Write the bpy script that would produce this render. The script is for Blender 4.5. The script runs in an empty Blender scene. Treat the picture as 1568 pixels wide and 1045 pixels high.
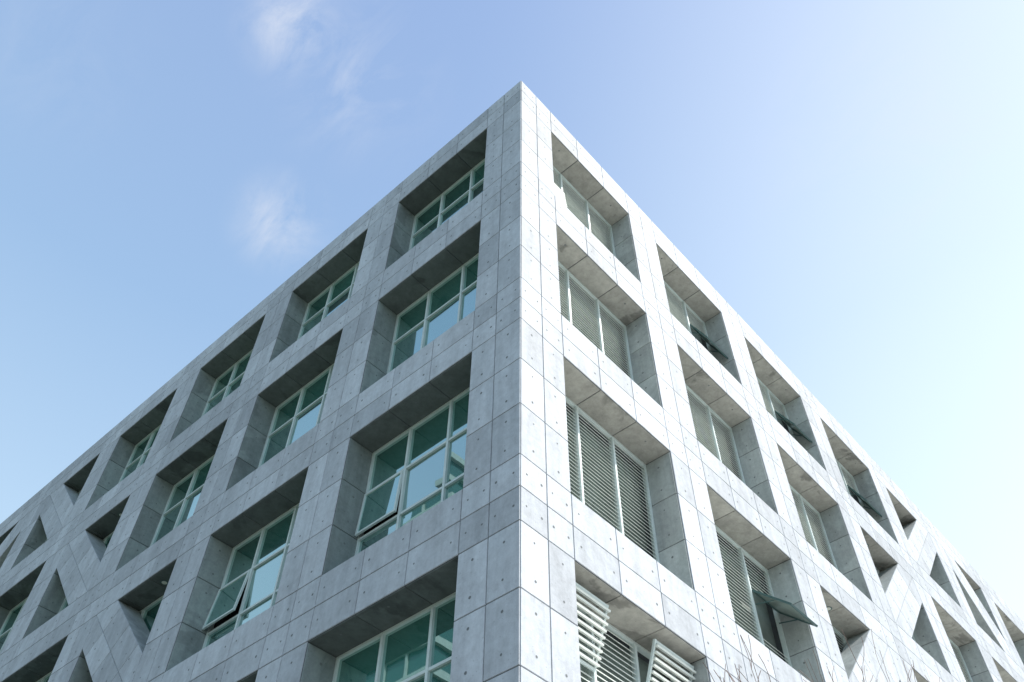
import bpy, bmesh, math, random
from mathutils import Vector, Matrix, noise
random.seed(7)
# ------------------------------------------------------------------ dims
B=4.8; C0=1.2273; PW=1.3248; F=4.74855; PT=1.24956; HO=3.4428
NB=10; NR=5
EYE=1.6; H=23.90616+EYE
L=C0+NB*B-PW+C0
WD=0.66      # window plane depth
BD=0.95      # beam depth
BW=1.36      # brace width
scene=bpy.context.scene

# ------------------------------------------------------------------ materials
def newmat(n):
    m=bpy.data.materials.new(n); m.use_nodes=True
    nt=m.node_tree; b=nt.nodes['Principled BSDF']; return m,nt,b
def N(nt,t,**k):
    n=nt.nodes.new(t)
    for a,v in k.items(): setattr(n,a,v)
    return n
def simple(n,col,rough=.5,metal=0.,spec=.5,var=0.0,scale=3.):
    m,nt,b=newmat(n)
    b.inputs['Base Color'].default_value=(*col,1); b.inputs['Roughness'].default_value=rough
    b.inputs['Metallic'].default_value=metal
    if var>0:
        g=N(nt,'ShaderNodeNewGeometry'); no=N(nt,'ShaderNodeTexNoise'); no.inputs['Scale'].default_value=scale; no.inputs['Detail'].default_value=3
        nt.links.new(g.outputs['Position'],no.inputs['Vector'])
        mr=N(nt,'ShaderNodeMapRange'); mr.inputs[1].default_value=.3; mr.inputs[2].default_value=.7; mr.inputs[3].default_value=1-var; mr.inputs[4].default_value=1+var
        nt.links.new(no.outputs['Fac'],mr.inputs[0])
        mx=N(nt,'ShaderNodeVectorMath',operation='SCALE'); mx.inputs[0].default_value=col
        nt.links.new(mr.outputs[0],mx.inputs['Scale']); nt.links.new(mx.outputs[0],b.inputs['Base Color'])
    return m
def concrete(n,base,dark,stain=1.0,patch=0.0):
    m,nt,b=newmat(n); l=nt.links.new
    g=N(nt,'ShaderNodeNewGeometry'); at=N(nt,'ShaderNodeAttribute',attribute_name='tint')
    def noise_(scale,det,rough=.6,vec=None,dist=0.):
        x=N(nt,'ShaderNodeTexNoise'); x.inputs['Scale'].default_value=scale; x.inputs['Detail'].default_value=det; x.inputs['Roughness'].default_value=rough; x.inputs['Distortion'].default_value=dist
        l(vec or off.outputs[0],x.inputs['Vector']); return x
    off=N(nt,'ShaderNodeVectorMath',operation='MULTIPLY_ADD')
    l(at.outputs['Color'],off.inputs[0]); off.inputs[1].default_value=(9,9,9); l(g.outputs['Position'],off.inputs[2])
    n1=noise_(1.1,5,.68,dist=.6); n2=noise_(7,5,.78)
    st=N(nt,'ShaderNodeVectorMath',operation='MULTIPLY'); l(off.outputs[0],st.inputs[0]); st.inputs[1].default_value=(3.2,3.2,.28)
    n4=noise_(1.0,4,.65,vec=st.outputs[0])
    nw=noise_(0.22,1,.5,vec=g.outputs['Position'])
    def mr(src,a,b_,c,d):
        x=N(nt,'ShaderNodeMapRange'); x.inputs[1].default_value=a; x.inputs[2].default_value=b_; x.inputs[3].default_value=c; x.inputs[4].default_value=d; l(src,x.inputs[0]); return x.outputs[0]
    def mul(a,b_):
        x=N(nt,'ShaderNodeMath',operation='MULTIPLY'); l(a,x.inputs[0]); l(b_,x.inputs[1]); return x.outputs[0]
    f=mul(mr(n1.outputs['Fac'],.3,.7,1-.20*stain,1+.11*stain),mr(n2.outputs['Fac'],.3,.7,1-.15*stain,1+.11))
    f=mul(f,mr(n4.outputs['Fac'],.35,.75,1.05,1-.20*stain))
    f=mul(f,mr(nw.outputs['Fac'],.3,.7,.92,1.06))
    sep=N(nt,'ShaderNodeSeparateColor'); l(at.outputs['Color'],sep.inputs[0])
    f=mul(f,mr(sep.outputs[0],0,1,.85,1.10))
    mix=N(nt,'ShaderNodeMix',data_type='RGBA'); 
    mix.inputs[6].default_value=(*base,1); mix.inputs[7].default_value=(*dark,1)
    l(mr(n1.outputs['Fac'],.42,.72,0,.6*stain),mix.inputs[0])
    if patch>0:
        npp=noise_(.55,5,.6,vec=g.outputs['Position'],dist=.8)
        f=mul(f,mr(npp.outputs['Fac'],.56,.60,1,1-patch))
    sc=N(nt,'ShaderNodeVectorMath',operation='SCALE'); l(mix.outputs[2],sc.inputs[0]); l(f,sc.inputs['Scale'])
    vo=N(nt,'ShaderNodeTexVoronoi'); vo.inputs['Scale'].default_value=9; l(off.outputs[0],vo.inputs['Vector'])
    po=mr(vo.outputs['Distance'],.05,.10,.68,1.0)
    sc2=N(nt,'ShaderNodeVectorMath',operation='SCALE'); l(sc.outputs[0],sc2.inputs[0]); l(po,sc2.inputs['Scale'])
    l(sc2.outputs[0],b.inputs['Base Color'])
    b.inputs['Roughness'].default_value=.7; b.inputs['Specular IOR Level'].default_value=.35
    bu=N(nt,'ShaderNodeBump'); bu.inputs['Strength'].default_value=.3; bu.inputs['Distance'].default_value=.02
    l(n2.outputs['Fac'],bu.inputs['Height']); l(bu.outputs[0],b.inputs['Normal'])
    return m
M_CON=concrete('fair_faced_concrete',(.585,.61,.65),(.45,.485,.525))
M_SOF=concrete('soffit_concrete_shaded',(.19,.215,.21),(.105,.12,.115),stain=1.3,patch=.3)  # left soffits: shade put into a darker base colour; patches are staining
M_SOF2=concrete('soffit_concrete_lit',(.49,.475,.43),(.28,.27,.24),stain=1.3,patch=.38)  # right soffits: same concrete, bounced light put into a lighter base colour
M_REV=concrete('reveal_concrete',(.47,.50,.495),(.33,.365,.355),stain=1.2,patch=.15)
M_REVL=concrete('reveal_concrete_shaded',(.35,.395,.39),(.225,.27,.265),stain=1.3,patch=.2)  # left reveals: darker copy of the reveal concrete, shade put into the colour
M_JNT=simple('joint_dark',(.09,.10,.11),.9)  # dark backing colour seen in the gaps between panels
M_HOLE=simple('tie_hole',(.17,.18,.185),.9)
M_DARK=simple('dark_interior',(.03,.045,.045),.8,var=.4,scale=1.5)
M_BACK=simple('wall_behind_louvres',(.19,.235,.215),.8,var=.3,scale=1.5)
M_FRM=simple('painted_frame',(.66,.74,.73),.4,var=.06)
M_FRD=simple('dark_frame',(.06,.12,.12),.4)
M_SLAT=simple('louvre_slat',(.82,.85,.80),.5,var=.08,scale=5)
M_LAMP=simple('downlight_glass',(.8,.78,.7),.3)
M_FROST=simple('sash_glass',(.30,.37,.34),.12,var=.15,scale=2)
def glass():
    m,nt,b=newmat('reflective_teal_glass'); l=nt.links.new
    at=N(nt,'ShaderNodeAttribute',attribute_name='tint'); sep=N(nt,'ShaderNodeSeparateColor'); l(at.outputs['Color'],sep.inputs[0])
    g=N(nt,'ShaderNodeNewGeometry')
    no=N(nt,'ShaderNodeTexNoise'); no.inputs['Scale'].default_value=.8; l(g.outputs['Position'],no.inputs['Vector'])
    cr=N(nt,'ShaderNodeMix',data_type='RGBA'); cr.inputs[6].default_value=(.004,.05,.045,1); cr.inputs[7].default_value=(.015,.22,.17,1)
    l(sep.outputs[0],cr.inputs[0])
    l(cr.outputs[2],b.inputs['Base Color']); b.inputs['Roughness'].default_value=.15
    gl=N(nt,'ShaderNodeBsdfGlossy'); gl.inputs['Color'].default_value=(.72,.92,.89,1); gl.inputs['Roughness'].default_value=.012
    bu=N(nt,'ShaderNodeBump'); bu.inputs['Strength'].default_value=.025; bu.inputs['Distance'].default_value=.05; l(no.outputs['Fac'],bu.inputs['Height']); l(bu.outputs[0],gl.inputs['Normal'])
    lw=N(nt,'ShaderNodeLayerWeight'); lw.inputs['Blend'].default_value=.35
    mr=N(nt,'ShaderNodeMapRange'); mr.inputs[3].default_value=.52; mr.inputs[4].default_value=.95; l(lw.outputs['Fresnel'],mr.inputs[0])
    mx=N(nt,'ShaderNodeMixShader'); l(mr.outputs[0],mx.inputs[0]); l(b.outputs[0],mx.inputs[1]); l(gl.outputs[0],mx.inputs[2])
    l(mx.outputs[0],nt.nodes['Material Output'].inputs['Surface'])
    return m
M_GLS=glass()

# ------------------------------------------------------------------ mesh builder
class MB:
    def __init__(s,name,mats,parent=None):
        s.n=name; s.m=mats; s.v=[]; s.f=[]; s.mi=[]; s.t=[]; s.p=parent
    def face(s,pts,mi=0,t=(.5,.5,.5)):
        k=len(s.v); s.v+= [tuple(p) for p in pts]; s.f.append(list(range(k,k+len(pts)))); s.mi.append(mi); s.t.append(t)
    def prism(s,bot,top,mi=0,t=(.5,.5,.5),cap0=True,cap1=True):
        k=len(s.v); n=len(bot); s.v+=[tuple(p) for p in bot]+[tuple(p) for p in top]
        def a(f): s.f.append(f); s.mi.append(mi); s.t.append(t)
        for i in range(n): a([k+i,k+(i+1)%n,k+n+(i+1)%n,k+n+i])
        if cap0: a([k+i for i in range(n)][::-1])
        if cap1: a([k+n+i for i in range(n)])
    def build(s,recalc=False):
        me=bpy.data.meshes.new(s.n); me.from_pydata(s.v,[],s.f); me.polygons.foreach_set('material_index',s.mi)
        for m in s.m: me.materials.append(m)
        ca=me.color_attributes.new('tint','FLOAT_COLOR','CORNER')
        arr=[]
        for f,t in zip(s.f,s.t): arr+=[*t,1.]*len(f)
        ca.data.foreach_set('color',arr)
        me.update()
        if recalc:
            bm=bmesh.new(); bm.from_mesh(me); bmesh.ops.recalc_face_normals(bm,faces=bm.faces); bm.to_mesh(me); bm.free()
        o=bpy.data.objects.new(s.n,me); scene.collection.objects.link(o)
        if s.p: o.parent=s.p
        return o
def W(side,u,w,t):
    return Vector((u,w,H-t)) if side=='R' else Vector((w,u,H-t))
def box(mb,side,u0,u1,w0,w1,t0,t1,mi=0,t=(.5,.5,.5)):
    if side=='R': f=[(u0,w0),(u1,w0),(u1,w1),(u0,w1)]
    else: f=[(u0,w1),(u1,w1),(u1,w0),(u0,w0)]
    mb.prism([W(side,a,b,t1) for a,b in f],[W(side,a,b,t0) for a,b in f],mi,t)
def inset(poly,d):
    n=len(poly); out=[]
    A=sum(poly[i][0]*poly[(i+1)%n][1]-poly[(i+1)%n][0]*poly[i][1] for i in range(n))
    s=1 if A>0 else -1
    for i in range(n):
        p0=Vector(poly[i-1]); p1=Vector(poly[i]); p2=Vector(poly[(i+1)%n])
        e1=(p1-p0).normalized(); e2=(p2-p1).normalized()
        n1=Vector((-e1.y,e1.x))*s; n2=Vector((-e2.y,e2.x))*s
        k=1+n1.dot(n2); 
        if k<.15: k=.15
        out.append(tuple(p1+(n1+n2)*(d/k)))
    return out
def area(poly):
    n=len(poly); return abs(sum(poly[i][0]*poly[(i+1)%n][1]-poly[(i+1)%n][0]*poly[i][1] for i in range(n)))/2
def clip(poly,a,b,c):
    out=[]; n=len(poly)
    for i in range(n):
        p=poly[i]; q=poly[(i+1)%n]; dp=a*p[0]+b*p[1]-c; dq=a*q[0]+b*q[1]-c
        if dp<=0: out.append(p)
        if (dp<0)!=(dq<0) and abs(dp-dq)>1e-9:
            k=dp/(dp-dq); out.append((p[0]+(q[0]-p[0])*k,p[1]+(q[1]-p[1])*k))
    r=[]
    for p in out:
        if not r or (Vector(p)-Vector(r[-1])).length>1e-3: r.append(p)
    if len(r)>1 and (Vector(r[0])-Vector(r[-1])).length<1e-3: r.pop()
    return r
def panel(mb,Mf,poly,ties=(),mi=0,g=.008,bv=.005,th=.014):
    if len(poly)<3 or area(poly)<.02: return
    t=(random.random(),random.random(),random.random())
    a=inset(poly,g); b=inset(poly,g+bv)
    mb.prism([Mf(x,y,0) for x,y in a],[Mf(x,y,th) for x,y in b],mi,t,cap0=False)
    for (x,y) in ties:
        r=.024*random.uniform(.75,1.15); o=random.uniform(0,1)
        x+=random.uniform(-.012,.012); y+=random.uniform(-.012,.012)
        mb.face([Mf(x+r*math.cos(o+k*math.pi/4),y+r*math.sin(o+k*math.pi/4),th+.002) for k in range(8)],1)
def rect(a0,a1,b0,b1): return [(a0,b0),(a1,b0),(a1,b1),(a0,b1)]

bld=bpy.data.objects.new('concrete_office_building',None); scene.collection.objects.link(bld)
struct=MB('structure_piers_and_beams',[M_JNT,M_CON,M_SOF],bld)
pan=MB('concrete_facade_panels',[M_CON,M_HOLE],bld)
sof=MB('soffit_and_reveal_panels',[M_SOF,M_HOLE,M_REV,M_LAMP,M_FRD,M_SOF2,M_REVL],bld)
brace=MB('diagonal_braces',[M_REV],bld)
fr=MB('window_frames',[M_FRM,M_FRD],bld)
gl=MB('window_glass',[M_GLS],bld)
lv=MB('louvre_screens',[M_SLAT,M_FRM,M_DARK,M_BACK],bld)
core=MB('building_core_and_roof',[M_DARK,M_CON],bld)
sash=MB('open_sashes',[M_FRD,M_GLS,M_SLAT,M_FRM,M_FROST],bld)

def braced(r,b):
    if r+b==6: return 'A'
    if b-r==5: return 'B'
    return None
def opening(r,b):
    u0=C0+(b-1)*B; return u0,u0+B-PW,PT+(r-1)*F,PT+(r-1)*F+HO
def bar(mb,side,p,q,a,b,mi=0,t=(.5,.5,.5)):
    p=Vector(p);q=Vector(q);a=Vector(a);b=Vector(b)
    s=[a+b,a-b,-a-b,-a+b]
    mb.prism([W(side,*(p+k)) for k in s],[W(side,*(q+k)) for k in s],mi,t)

def sash_unit(side,u0,u1,w,tt,tb,ang,hinge,kind):
    h=tb-tt; c,s=math.cos(ang),math.sin(ang)
    if hinge=='top': o=Vector((0,w,tt)); d=Vector((0,-s,c))
    else: o=Vector((0,w,tb)); d=Vector((0,-s,-c))
    nrm=Vector((0,-c,-s)) if hinge=='top' else Vector((0,-c,s))
    def pt(u,k,e=0): return Vector((u,0,0))+o+d*k+nrm*e
    fm=3 if kind in('slat','win') else 0
    e=.022
    bar(sash,side,pt(u0,0),pt(u0,h),Vector((.022,0,0)),nrm*e,fm)
    bar(sash,side,pt(u1,0),pt(u1,h),Vector((.022,0,0)),nrm*e,fm)
    bar(sash,side,pt(u0+.023,.03),pt(u1-.023,.03),d*.022,nrm*e,fm)
    bar(sash,side,pt(u0+.023,h-.03),pt(u1-.023,h-.03),d*.022,nrm*e,fm)
    for uu in (u0+.05,u1-.05):
        bar(sash,side,pt(uu,h*.55,-.03),Vector((uu,w+.02,(tt+h*.3) if hinge=='top' else (tb-h*.3))),Vector((.008,0,0)),Vector((0,.008,.008)),0)
    if kind in('glass','win'):
        q=[pt(u0+.02,.05),pt(u1-.02,.05),pt(u1-.02,h-.05),pt(u0+.02,h-.05)]
        sash.face([W(side,*x) for x in q],4 if kind=='glass' else 1,(.6,.5,.5))
    else:
        k=.10
        while k<h-.05:
            bar(sash,side,pt(u0+.0,k,.045),pt(u1+.03,k,.045),nrm*.030,d*.017,2,(random.random(),.5,.5))
            k+=.108

OPEN={('R',1,2):[(2,1,'top','glass',24)],('R',1,3):[(2,1,'top','glass',27)],('R',1,4):[(2,1,'top','glass',24)],('R',1,1):[(0,1,'top','slat',4)],
      ('R',3,2):[(2,1,'top','glass',48)],('R',4,1):[(0,0,'bottom','slat',19),(2,0,'bottom','slat',19)],
      ('L',3,2):[(2,1,'top','win',6)],('L',3,1):[(2,1,'top','win',3)]}

for side in 'RL':
    Mfront=lambda u,t,n,side=side: W(side,u,-n,t)
    piers=[]
    for k in range(NB+1):
        if k==0: piers.append((0.,C0))
        elif k==NB: piers.append((C0+NB*B-PW,L))
        else: piers.append((C0+k*B-PW,C0+k*B))
    tb=[(0,PT)]+[(PT+(r-1)*F+HO,PT+r*F) for r in range(1,NR+1)]
    tb[-1]=(tb[-1][0],H-.004)
    for k,(a,b) in enumerate(piers):
        if k==0:
            if side=='R': struct.prism([(0,0,0),(C0,0,0),(C0,C0,0),(0,C0,0)],[(0,0,H),(C0,0,H),(C0,C0,H),(0,C0,H)])
        else: box(struct,side,a,b,0,BD,0,H)
    for b in range(1,NB+1):
        u0=piers[b-1][1]; u1=piers[b][0]
        for (t0,t1) in tb: box(struct,side,u0,u1,0,BD,t0,t1)
    tl=[]
    for i,(t0,t1) in enumerate(tb):
        m=(t0+t1)/2; tl+=[(t0,m,'b'),(m,t1,'b')]
        if i<NR:
            for j in range(3): tl.append((t1+HO/3*j,t1+HO/3*(j+1),'o'))
    for k,(a,b) in enumerate(piers):
        m=(a+b)/2; a_=a-(.014 if (k==0 and side=='L') else 0)
        for (x0,x1) in ((a_,m),(m,b)):
            for (t0,t1,kd) in tl:
                hh=t1-t0; c=(x0+x1)/2
                ties=[(c,t0+hh*.22),(c,t0+hh*.78)] if kd=='o' else [(x0+(x1-x0)*.22,(t0+t1)/2),(x0+(x1-x0)*.78,(t0+t1)/2)]
                panel(pan,Mfront,rect(x0,x1,t0,t1),ties)
    for b in range(1,NB+1):
        u0=piers[b-1][1]; u1=piers[b][0]; d=(u1-u0)/3
        for (t0,t1,kd) in tl:
            if kd=='o': continue
            for j in range(3):
                x0=u0+j*d;x1=x0+d
                panel(pan,Mfront,rect(x0,x1,t0,t1),[(x0+d*.15,(t0+t1)/2),(x0+d*.85,(t0+t1)/2)])
    for r in range(1,NR+1):
        for b in range(1,NB+1):
            u0,u1,t0,t1=opening(r,b); d=(u1-u0)/3; dh=HO/3
            br=braced(r,b)
            Ms=lambda x,w,n,side=side,t0=t0: W(side,x,w,t0+n)
            for j in range(3):
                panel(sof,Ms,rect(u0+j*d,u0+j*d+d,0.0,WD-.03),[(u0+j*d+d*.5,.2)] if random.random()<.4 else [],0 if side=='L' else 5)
            M0=lambda w,t,n,side=side,u=u0: W(side,u+n,w,t)
            M1=lambda w,t,n,side=side,u=u1: W(side,u-n,w,t)
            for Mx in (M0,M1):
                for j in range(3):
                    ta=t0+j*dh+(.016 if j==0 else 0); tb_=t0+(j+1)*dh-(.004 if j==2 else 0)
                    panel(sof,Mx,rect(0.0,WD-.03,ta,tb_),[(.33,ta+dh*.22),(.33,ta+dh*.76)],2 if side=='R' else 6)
            box(sof,side,u0+.016,u1-.016,.02,WD-.03,t1-.02,t1-.001,2)
            if br:
                cu=u0+(1.0 if br=='A' else 2.5)
                for rr,mi,zz in ((.10,4,.018),(.07,3,.022)):
                    sof.face([W(side,cu+rr*math.cos(k*math.pi/8),.33+rr*math.sin(k*math.pi/8),t0+zz) for k in range(16)],mi)
                if br=='A': P0=Vector((u0,t1)); P1=Vector((u1,t0))
                else: P0=Vector((u0,t0)); P1=Vector((u1,t1))
                dr=(P1-P0).normalized(); nr=Vector((-dr.y,dr.x)); c=nr.dot(P0)
                base=rect(u0,u1,t0,t1)
                poly=clip(clip(base,nr.x,nr.y,c+BW/2),-nr.x,-nr.y,-(c-BW/2))
                wb=WD-.06
                brace.prism([W(side,x,.0,y) for x,y in poly],[W(side,x,wb,y) for x,y in poly])
                for (s0,s1) in ((-BW/2,0),(0,BW/2)):
                    strip=clip(clip(base,nr.x,nr.y,c+s1),-nr.x,-nr.y,-(c+s0))
                    lo=min(dr.dot(Vector(p)) for p in strip); hi=max(dr.dot(Vector(p)) for p in strip)
                    n=max(1,round((hi-lo)/1.25)); st=(hi-lo)/n
                    for i in range(n):
                        pl=clip(clip(strip,dr.x,dr.y,lo+(i+1)*st),-dr.x,-dr.y,-(lo+i*st))
                        if len(pl)<3: continue
                        cx=sum(p[0] for p in pl)/len(pl); cy=sum(p[1] for p in pl)/len(pl)
                        panel(pan,Mfront,pl,[(cx+dr.x*.35,cy+dr.y*.35),(cx-dr.x*.35,cy-dr.y*.35)])
            ops={(o[0],o[1]):o for o in OPEN.get((side,r,b),[])}
            fm=0; w=WD
            box(fr,side,u0+.016,u0+.06,w-.05,w+.05,t0+.017,t1-.021,fm)
            box(fr,side,u1-.06,u1-.016,w-.05,w+.05,t0+.017,t1-.021,fm)
            box(fr,side,u0+.061,u1-.061,w-.05,w+.05,t0+.017,t0+.065,fm)
            box(fr,side,u0+.061,u1-.061,w-.05,w+.05,t1-.08,t1-.021,fm)
            for j in (1,2): box(fr,side,u0+j*d-.028,u0+j*d+.028,w-.055,w+.05,t0+.066,t1-.081,fm)
            if side=='L':
                for i in (1,2):
                    for j in range(3):
                        box(fr,side,u0+j*d+(.029 if j else .061),u0+(j+1)*d-(.029 if j<2 else .061),w-.045,w+.045,t0+i*dh-.026,t0+i*dh+.026,fm)
            for j in range(3):
                for i in range(3):
                    x0=u0+j*d+.02;x1=u0+(j+1)*d-.02;y0=t0+i*dh+.02;y1=t0+(i+1)*dh-.02
                    o=ops.get((j,i))
                    if o:
                        sash_unit(side,x0+.03,x1-.03,w-.06,y0+.02,y1-.02,math.radians(o[4]),o[2],o[3])
                        continue
                    if side=='L':
                        tv=random.random()*.5+(0.35 if i==0 else 0)
                        k=random.uniform(-.006,.006); k2=random.uniform(-.006,.006)
                        gl.face([W(side,x0,w+k,y0),W(side,x1,w-k,y0),W(side,x1,w-k+k2,y1),W(side,x0,w+k+k2,y1)],0,(tv,.5,.5))
            if side=='R':
                lv.face([W(side,u0,w+.2,t0),W(side,u1,w+.2,t0),W(side,u1,w+.2,t1),W(side,u0,w+.2,t1)],3)
                pitch=.096; n=int((HO-.16)/pitch); z=t0+.11
                for i in range(n):
                    tt=z+i*pitch
                    for j in range(3):
                        row=min(2,int((tt-t0)/dh))
                        if (j,row) in ops: continue
                        x0=u0+j*d+(.029 if j else .061); x1=u0+(j+1)*d-(.029 if j<2 else .061)
                        if r==1: bar(lv,side,(x0,w,tt),(x1,w,tt),(0,.014,-.016),(0,.003,.003),0,(random.random(),.5,.5))
                        else: bar(lv,side,(x0,w,tt),(x1,w,tt),(0,.020,-.026),(0,.003,.003),0,(random.random(),.5,.5))

pan.build(); struct.build(True); sof.build(); brace.build(True); fr.build(True); gl.build(); lv.build(True); sash.build()
e=BD+.002
core.prism([(e,e,0),(L-.02,e,0),(L-.02,L-.02,0),(e,L-.02,0)],[(e,e,H-.35),(L-.02,e,H-.35),(L-.02,L-.02,H-.35),(e,L-.02,H-.35)])
for q in ([(L-.015,BD,0),(L,BD,0),(L,L,0),(L-.015,L,0)],[(BD,L-.015,0),(L-.016,L-.015,0),(L-.016,L,0),(BD,L,0)]):
    core.prism(q,[(x,y,H) for x,y,_ in q],1)
core.build(True)

# ------------------------------------------------------------------ ground, pavement, road
def sheet(name,x0,x1,y0,y1,z,mat):
    me=bpy.data.meshes.new(name); me.from_pydata([(x0,y0,z),(x1,y0,z),(x1,y1,z),(x0,y1,z)],[],[(0,1,2,3)]); me.materials.append(mat)
    o=bpy.data.objects.new(name,me); scene.collection.objects.link(o); return o
M_GRD=simple('ground_soil_and_grass',(.11,.125,.08),.95,var=.25,scale=.3)
M_PAV=simple('paving',(.50,.49,.465),.85,var=.1,scale=2)
M_ASP=simple('asphalt',(.055,.055,.058),.9,var=.15,scale=4)
M_WHT=simple('road_paint',(.75,.75,.73),.7)
sheet('ground',-1500,1500,-1500,1500,-.13,M_GRD)
def slab(name,x0,x1,y0,y1):
    pv=MB(name,[M_PAV]); q=[(x0,y0),(x1,y0),(x1,y1),(x0,y1)]
    pv.prism([(x,y,-.126) for x,y in q],[(x,y,0) for x,y in q]); pv.build(True)
slab('paved_plaza',-9,90,-60,0)
slab('pavement',-3,0,.001,90)
sheet('road',-16,-9.001,-300,300,-.122,M_ASP)
mk=MB('road_markings',[M_WHT])
for i in range(-30,30): mk.face([(-12.57,i*6,-.118),(-12.43,i*6,-.118),(-12.43,i*6+3,-.118),(-12.57,i*6+3,-.118)])
mk.build()

# ------------------------------------------------------------------ high-rise across the road (seen mirrored in the glass)
M_TGL=simple('tower_glass',(.03,.09,.09),.1); M_TSL=simple('tower_slab_edge',(.30,.36,.36),.6,var=.1)
tw=MB('high_rise_tower',[M_TGL,M_TSL])
def tb_box(x0,x1,y0,y1,z0,z1,mi):
    q=[(x0,y0),(x1,y0),(x1,y1),(x0,y1)]; tw.prism([(x,y,z0) for x,y in q],[(x,y,z1) for x,y in q],mi)
z=-.12
while z<72:
    y1=60.-(0 if z<48 else (z-48)*.32)
    tb_box(-54,-42,48,y1,z,z+2.5,0)
    tb_box(-54.4,-41.6,47.6,y1+.4,z+2.5,z+3.3,1)
    for yy in range(49,int(y1),3): tb_box(-41.99,-41.8,yy,yy+.3,z,z+2.499,1)
    z+=3.3
tw.build(True)

# ------------------------------------------------------------------ bare trees
M_BARK=simple('twig_bark',(.22,.15,.12),.8,var=.3,scale=8)
def tree(name,base,height,seed,sx=1.1,sy=.45):
    rnd=random.Random(seed); segs=[]
    def grow(p,d,r,ln,lvl):
        n=5 if lvl<2 else 4
        for i in range(n):
            d=(d+Vector((rnd.uniform(-1,1),rnd.uniform(-1,1),rnd.uniform(-.2,.6)))*(.10+.05*lvl)).normalized()
            q=p+d*(ln/n); r2=r*(.88 if lvl<4 else .8); segs.append((p,q,r,r2)); p=q; r=r2
            if lvl<4 and ((lvl==0 and i>=2) or (lvl>0 and i>=1)) and (lvl<3 or rnd.random()<.6):
                for _ in range(2 if lvl==0 else 1):
                    a=rnd.uniform(0,6.28); sp=rnd.uniform(.45,.85)
                    s=d.orthogonal().normalized(); s=Matrix.Rotation(a,3,d)@s
                    grow(p,(d+s*sp+Vector((0,0,.25))).normalized(),r*.55,ln*rnd.uniform(.5,.72),lvl+1)
        if lvl<4: grow(p,d,r*.8,ln*.6,lvl+1)
    grow(Vector((0,0,0)),Vector((0,0,1)),.10,4.0,0)
    mz=max(max(s[0].z,s[1].z) for s in segs); k=height/mz
    mb=MB(name,[M_BARK])
    for p,q,r,r2 in segs:
        p=Vector((p.x*k*sx,p.y*k*sy,p.z*k))+base; q=Vector((q.x*k*sx,q.y*k*sy,q.z*k))+base
        d=(q-p).normalized(); s=d.orthogonal().normalized(); t=d.cross(s); m=6 if r>.02 else 3
        r=max(r*.8,.005); r2=max(r2*.8,.0045)
        mb.prism([p+(s*math.cos(6.2832*i/m)+t*math.sin(6.2832*i/m))*r for i in range(m)],[q+(s*math.cos(6.2832*i/m)+t*math.sin(6.2832*i/m))*r2 for i in range(m)])
    mb.build(); return len(segs)
tree('bare_tree',Vector((3.6,-2.0,0)),9.1,11)
tree('bare_tree.001',Vector((6.9,-2.1,0)),10.6,5)

# ------------------------------------------------------------------ camera
Cp=Vector((-7.59377,-6.77083,EYE)); a,b,c,fp=.74283,.887,.01413,1378.7055
fwd=Vector((math.cos(b)*math.cos(a),math.cos(b)*math.sin(a),math.sin(b)))
r_=Vector((math.sin(a),-math.cos(a),0)); u_=r_.cross(fwd)
r2=math.cos(c)*r_+math.sin(c)*u_; u2=-math.sin(c)*r_+math.cos(c)*u_
cam=bpy.data.cameras.new('camera'); co=bpy.data.objects.new('camera',cam); scene.collection.objects.link(co)
mw=Matrix(((r2.x,u2.x,-fwd.x,Cp.x),(r2.y,u2.y,-fwd.y,Cp.y),(r2.z,u2.z,-fwd.z,Cp.z),(0,0,0,1)))
co.matrix_world=mw
cam.sensor_width=36; cam.lens=36*fp/1568; cam.clip_start=.05; cam.clip_end=5000
scene.camera=co

# ------------------------------------------------------------------ light
AZ=math.radians(146); EL=math.radians(48)
sd=Vector((math.sin(AZ)*math.cos(EL),math.cos(AZ)*math.cos(EL),math.sin(EL)))
sl=bpy.data.lights.new('sun','SUN'); sl.energy=5; sl.angle=math.radians(.5); sl.color=(1,.955,.89)
so=bpy.data.objects.new('sun',sl); so.rotation_euler=sd.to_track_quat('Z','Y').to_euler(); scene.collection.objects.link(so)
w=bpy.data.worlds.new('World'); scene.world=w; w.use_nodes=True; nt=w.node_tree; bg=nt.nodes['Background']; l=nt.links.new
sky=N(nt,'ShaderNodeTexSky',sky_type='NISHITA'); sky.sun_disc=False; sky.sun_elevation=EL; sky.sun_rotation=AZ
sky.air_density=1.2; sky.dust_density=.6; sky.ozone_density=1.5; sky.altitude=0
ST=.12
bg.inputs['Strength'].default_value=ST
tc=N(nt,'ShaderNodeTexCoord'); nrm=N(nt,'ShaderNodeVectorMath',operation='NORMALIZE'); l(tc.outputs['Generated'],nrm.inputs[0])
sep=N(nt,'ShaderNodeSeparateXYZ'); l(nrm.outputs[0],sep.inputs[0])
def ramp(src,pts,interp='EASE'):
    r=N(nt,'ShaderNodeValToRGB'); r.color_ramp.interpolation=interp
    el=r.color_ramp.elements
    while len(el)<len(pts): el.new(.5)
    for e_,(p_,c_) in zip(el,pts): e_.position=p_; e_.color=(*c_,1)
    l(src,r.inputs[0]); return r
hz=ramp(sep.outputs['Z'],[(0,(.34,.43,.52)),(.45,(.49,.64,.73)),(.75,(.28,.42,.60)),(1,(.24,.33,.54))],'LINEAR')
dt=N(nt,'ShaderNodeVectorMath',operation='DOT_PRODUCT'); l(nrm.outputs[0],dt.inputs[0]); dt.inputs[1].default_value=(.80,-.45,.40)
gw=ramp(dt.outputs['Value'],[(.40,(0,0,0)),(1.0,(.42,.37,.24))])
def vadd(a,b_):
    x=N(nt,'ShaderNodeVectorMath',operation='ADD'); l(a,x.inputs[0]); l(b_,x.inputs[1]); return x.outputs[0]
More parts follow.
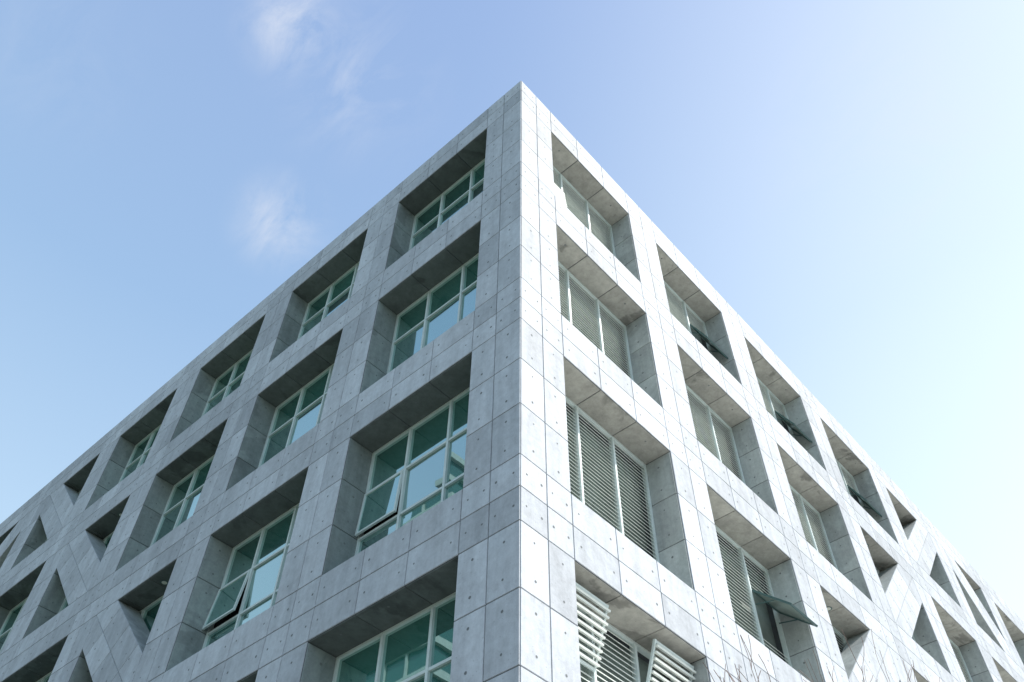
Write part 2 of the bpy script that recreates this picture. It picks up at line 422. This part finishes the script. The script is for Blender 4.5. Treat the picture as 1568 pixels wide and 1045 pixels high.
def vsc(a,k):
    x=N(nt,'ShaderNodeVectorMath',operation='SCALE'); l(a,x.inputs[0])
    if isinstance(k,(int,float)): x.inputs['Scale'].default_value=k
    else: l(k,x.inputs['Scale'])
    return x.outputs[0]
haze=vsc(vadd(hz.outputs[0],gw.outputs[0]),1/ST)
tot=vadd(vsc(sky.outputs[0],.70),haze)
cn=N(nt,'ShaderNodeTexNoise'); cn.inputs['Scale'].default_value=11; cn.inputs['Detail'].default_value=7; cn.inputs['Roughness'].default_value=.66; cn.inputs['Distortion'].default_value=.6
sv=N(nt,'ShaderNodeVectorMath',operation='MULTIPLY'); sv.inputs[1].default_value=(1.6,.8,1.); l(nrm.outputs[0],sv.inputs[0]); l(sv.outputs[0],cn.inputs['Vector'])
cr=N(nt,'ShaderNodeMapRange'); cr.inputs[1].default_value=.38; cr.inputs[2].default_value=.78; l(cn.outputs['Fac'],cr.inputs[0])
acc=None
for dv,rad,am in (((.092,.394,.915),.075,.85),((.208,.529,.823),.07,.75),((.170,.385,.907),.12,.4),((.561,-.023,.828),.2,.3),((-.05,.55,.83),.12,.15),((-.5,-.6,.6),.4,.7),((-.7,.3,.6),.3,.6)):
    v=Vector(dv).normalized()
    ds=N(nt,'ShaderNodeVectorMath',operation='DISTANCE'); l(nrm.outputs[0],ds.inputs[0]); ds.inputs[1].default_value=v
    m=N(nt,'ShaderNodeMapRange',interpolation_type='SMOOTHSTEP'); m.inputs[1].default_value=0; m.inputs[2].default_value=rad; m.inputs[3].default_value=am; m.inputs[4].default_value=0; l(ds.outputs['Value'],m.inputs[0])
    if acc is None: acc=m.outputs[0]
    else:
        x=N(nt,'ShaderNodeMath',operation='MAXIMUM'); l(acc,x.inputs[0]); l(m.outputs[0],x.inputs[1]); acc=x.outputs[0]
cm=N(nt,'ShaderNodeMath',operation='MULTIPLY'); l(acc,cm.inputs[0]); l(cr.outputs[0],cm.inputs[1])
mx=N(nt,'ShaderNodeMix',data_type='RGBA'); l(cm.outputs[0],mx.inputs[0]); l(tot,mx.inputs[6]); mx.inputs[7].default_value=(.82/ST,.86/ST,.95/ST,1)
l(mx.outputs[2],bg.inputs[0])
scene.view_settings.view_transform='Standard'; scene.view_settings.look='None'; scene.view_settings.exposure=0
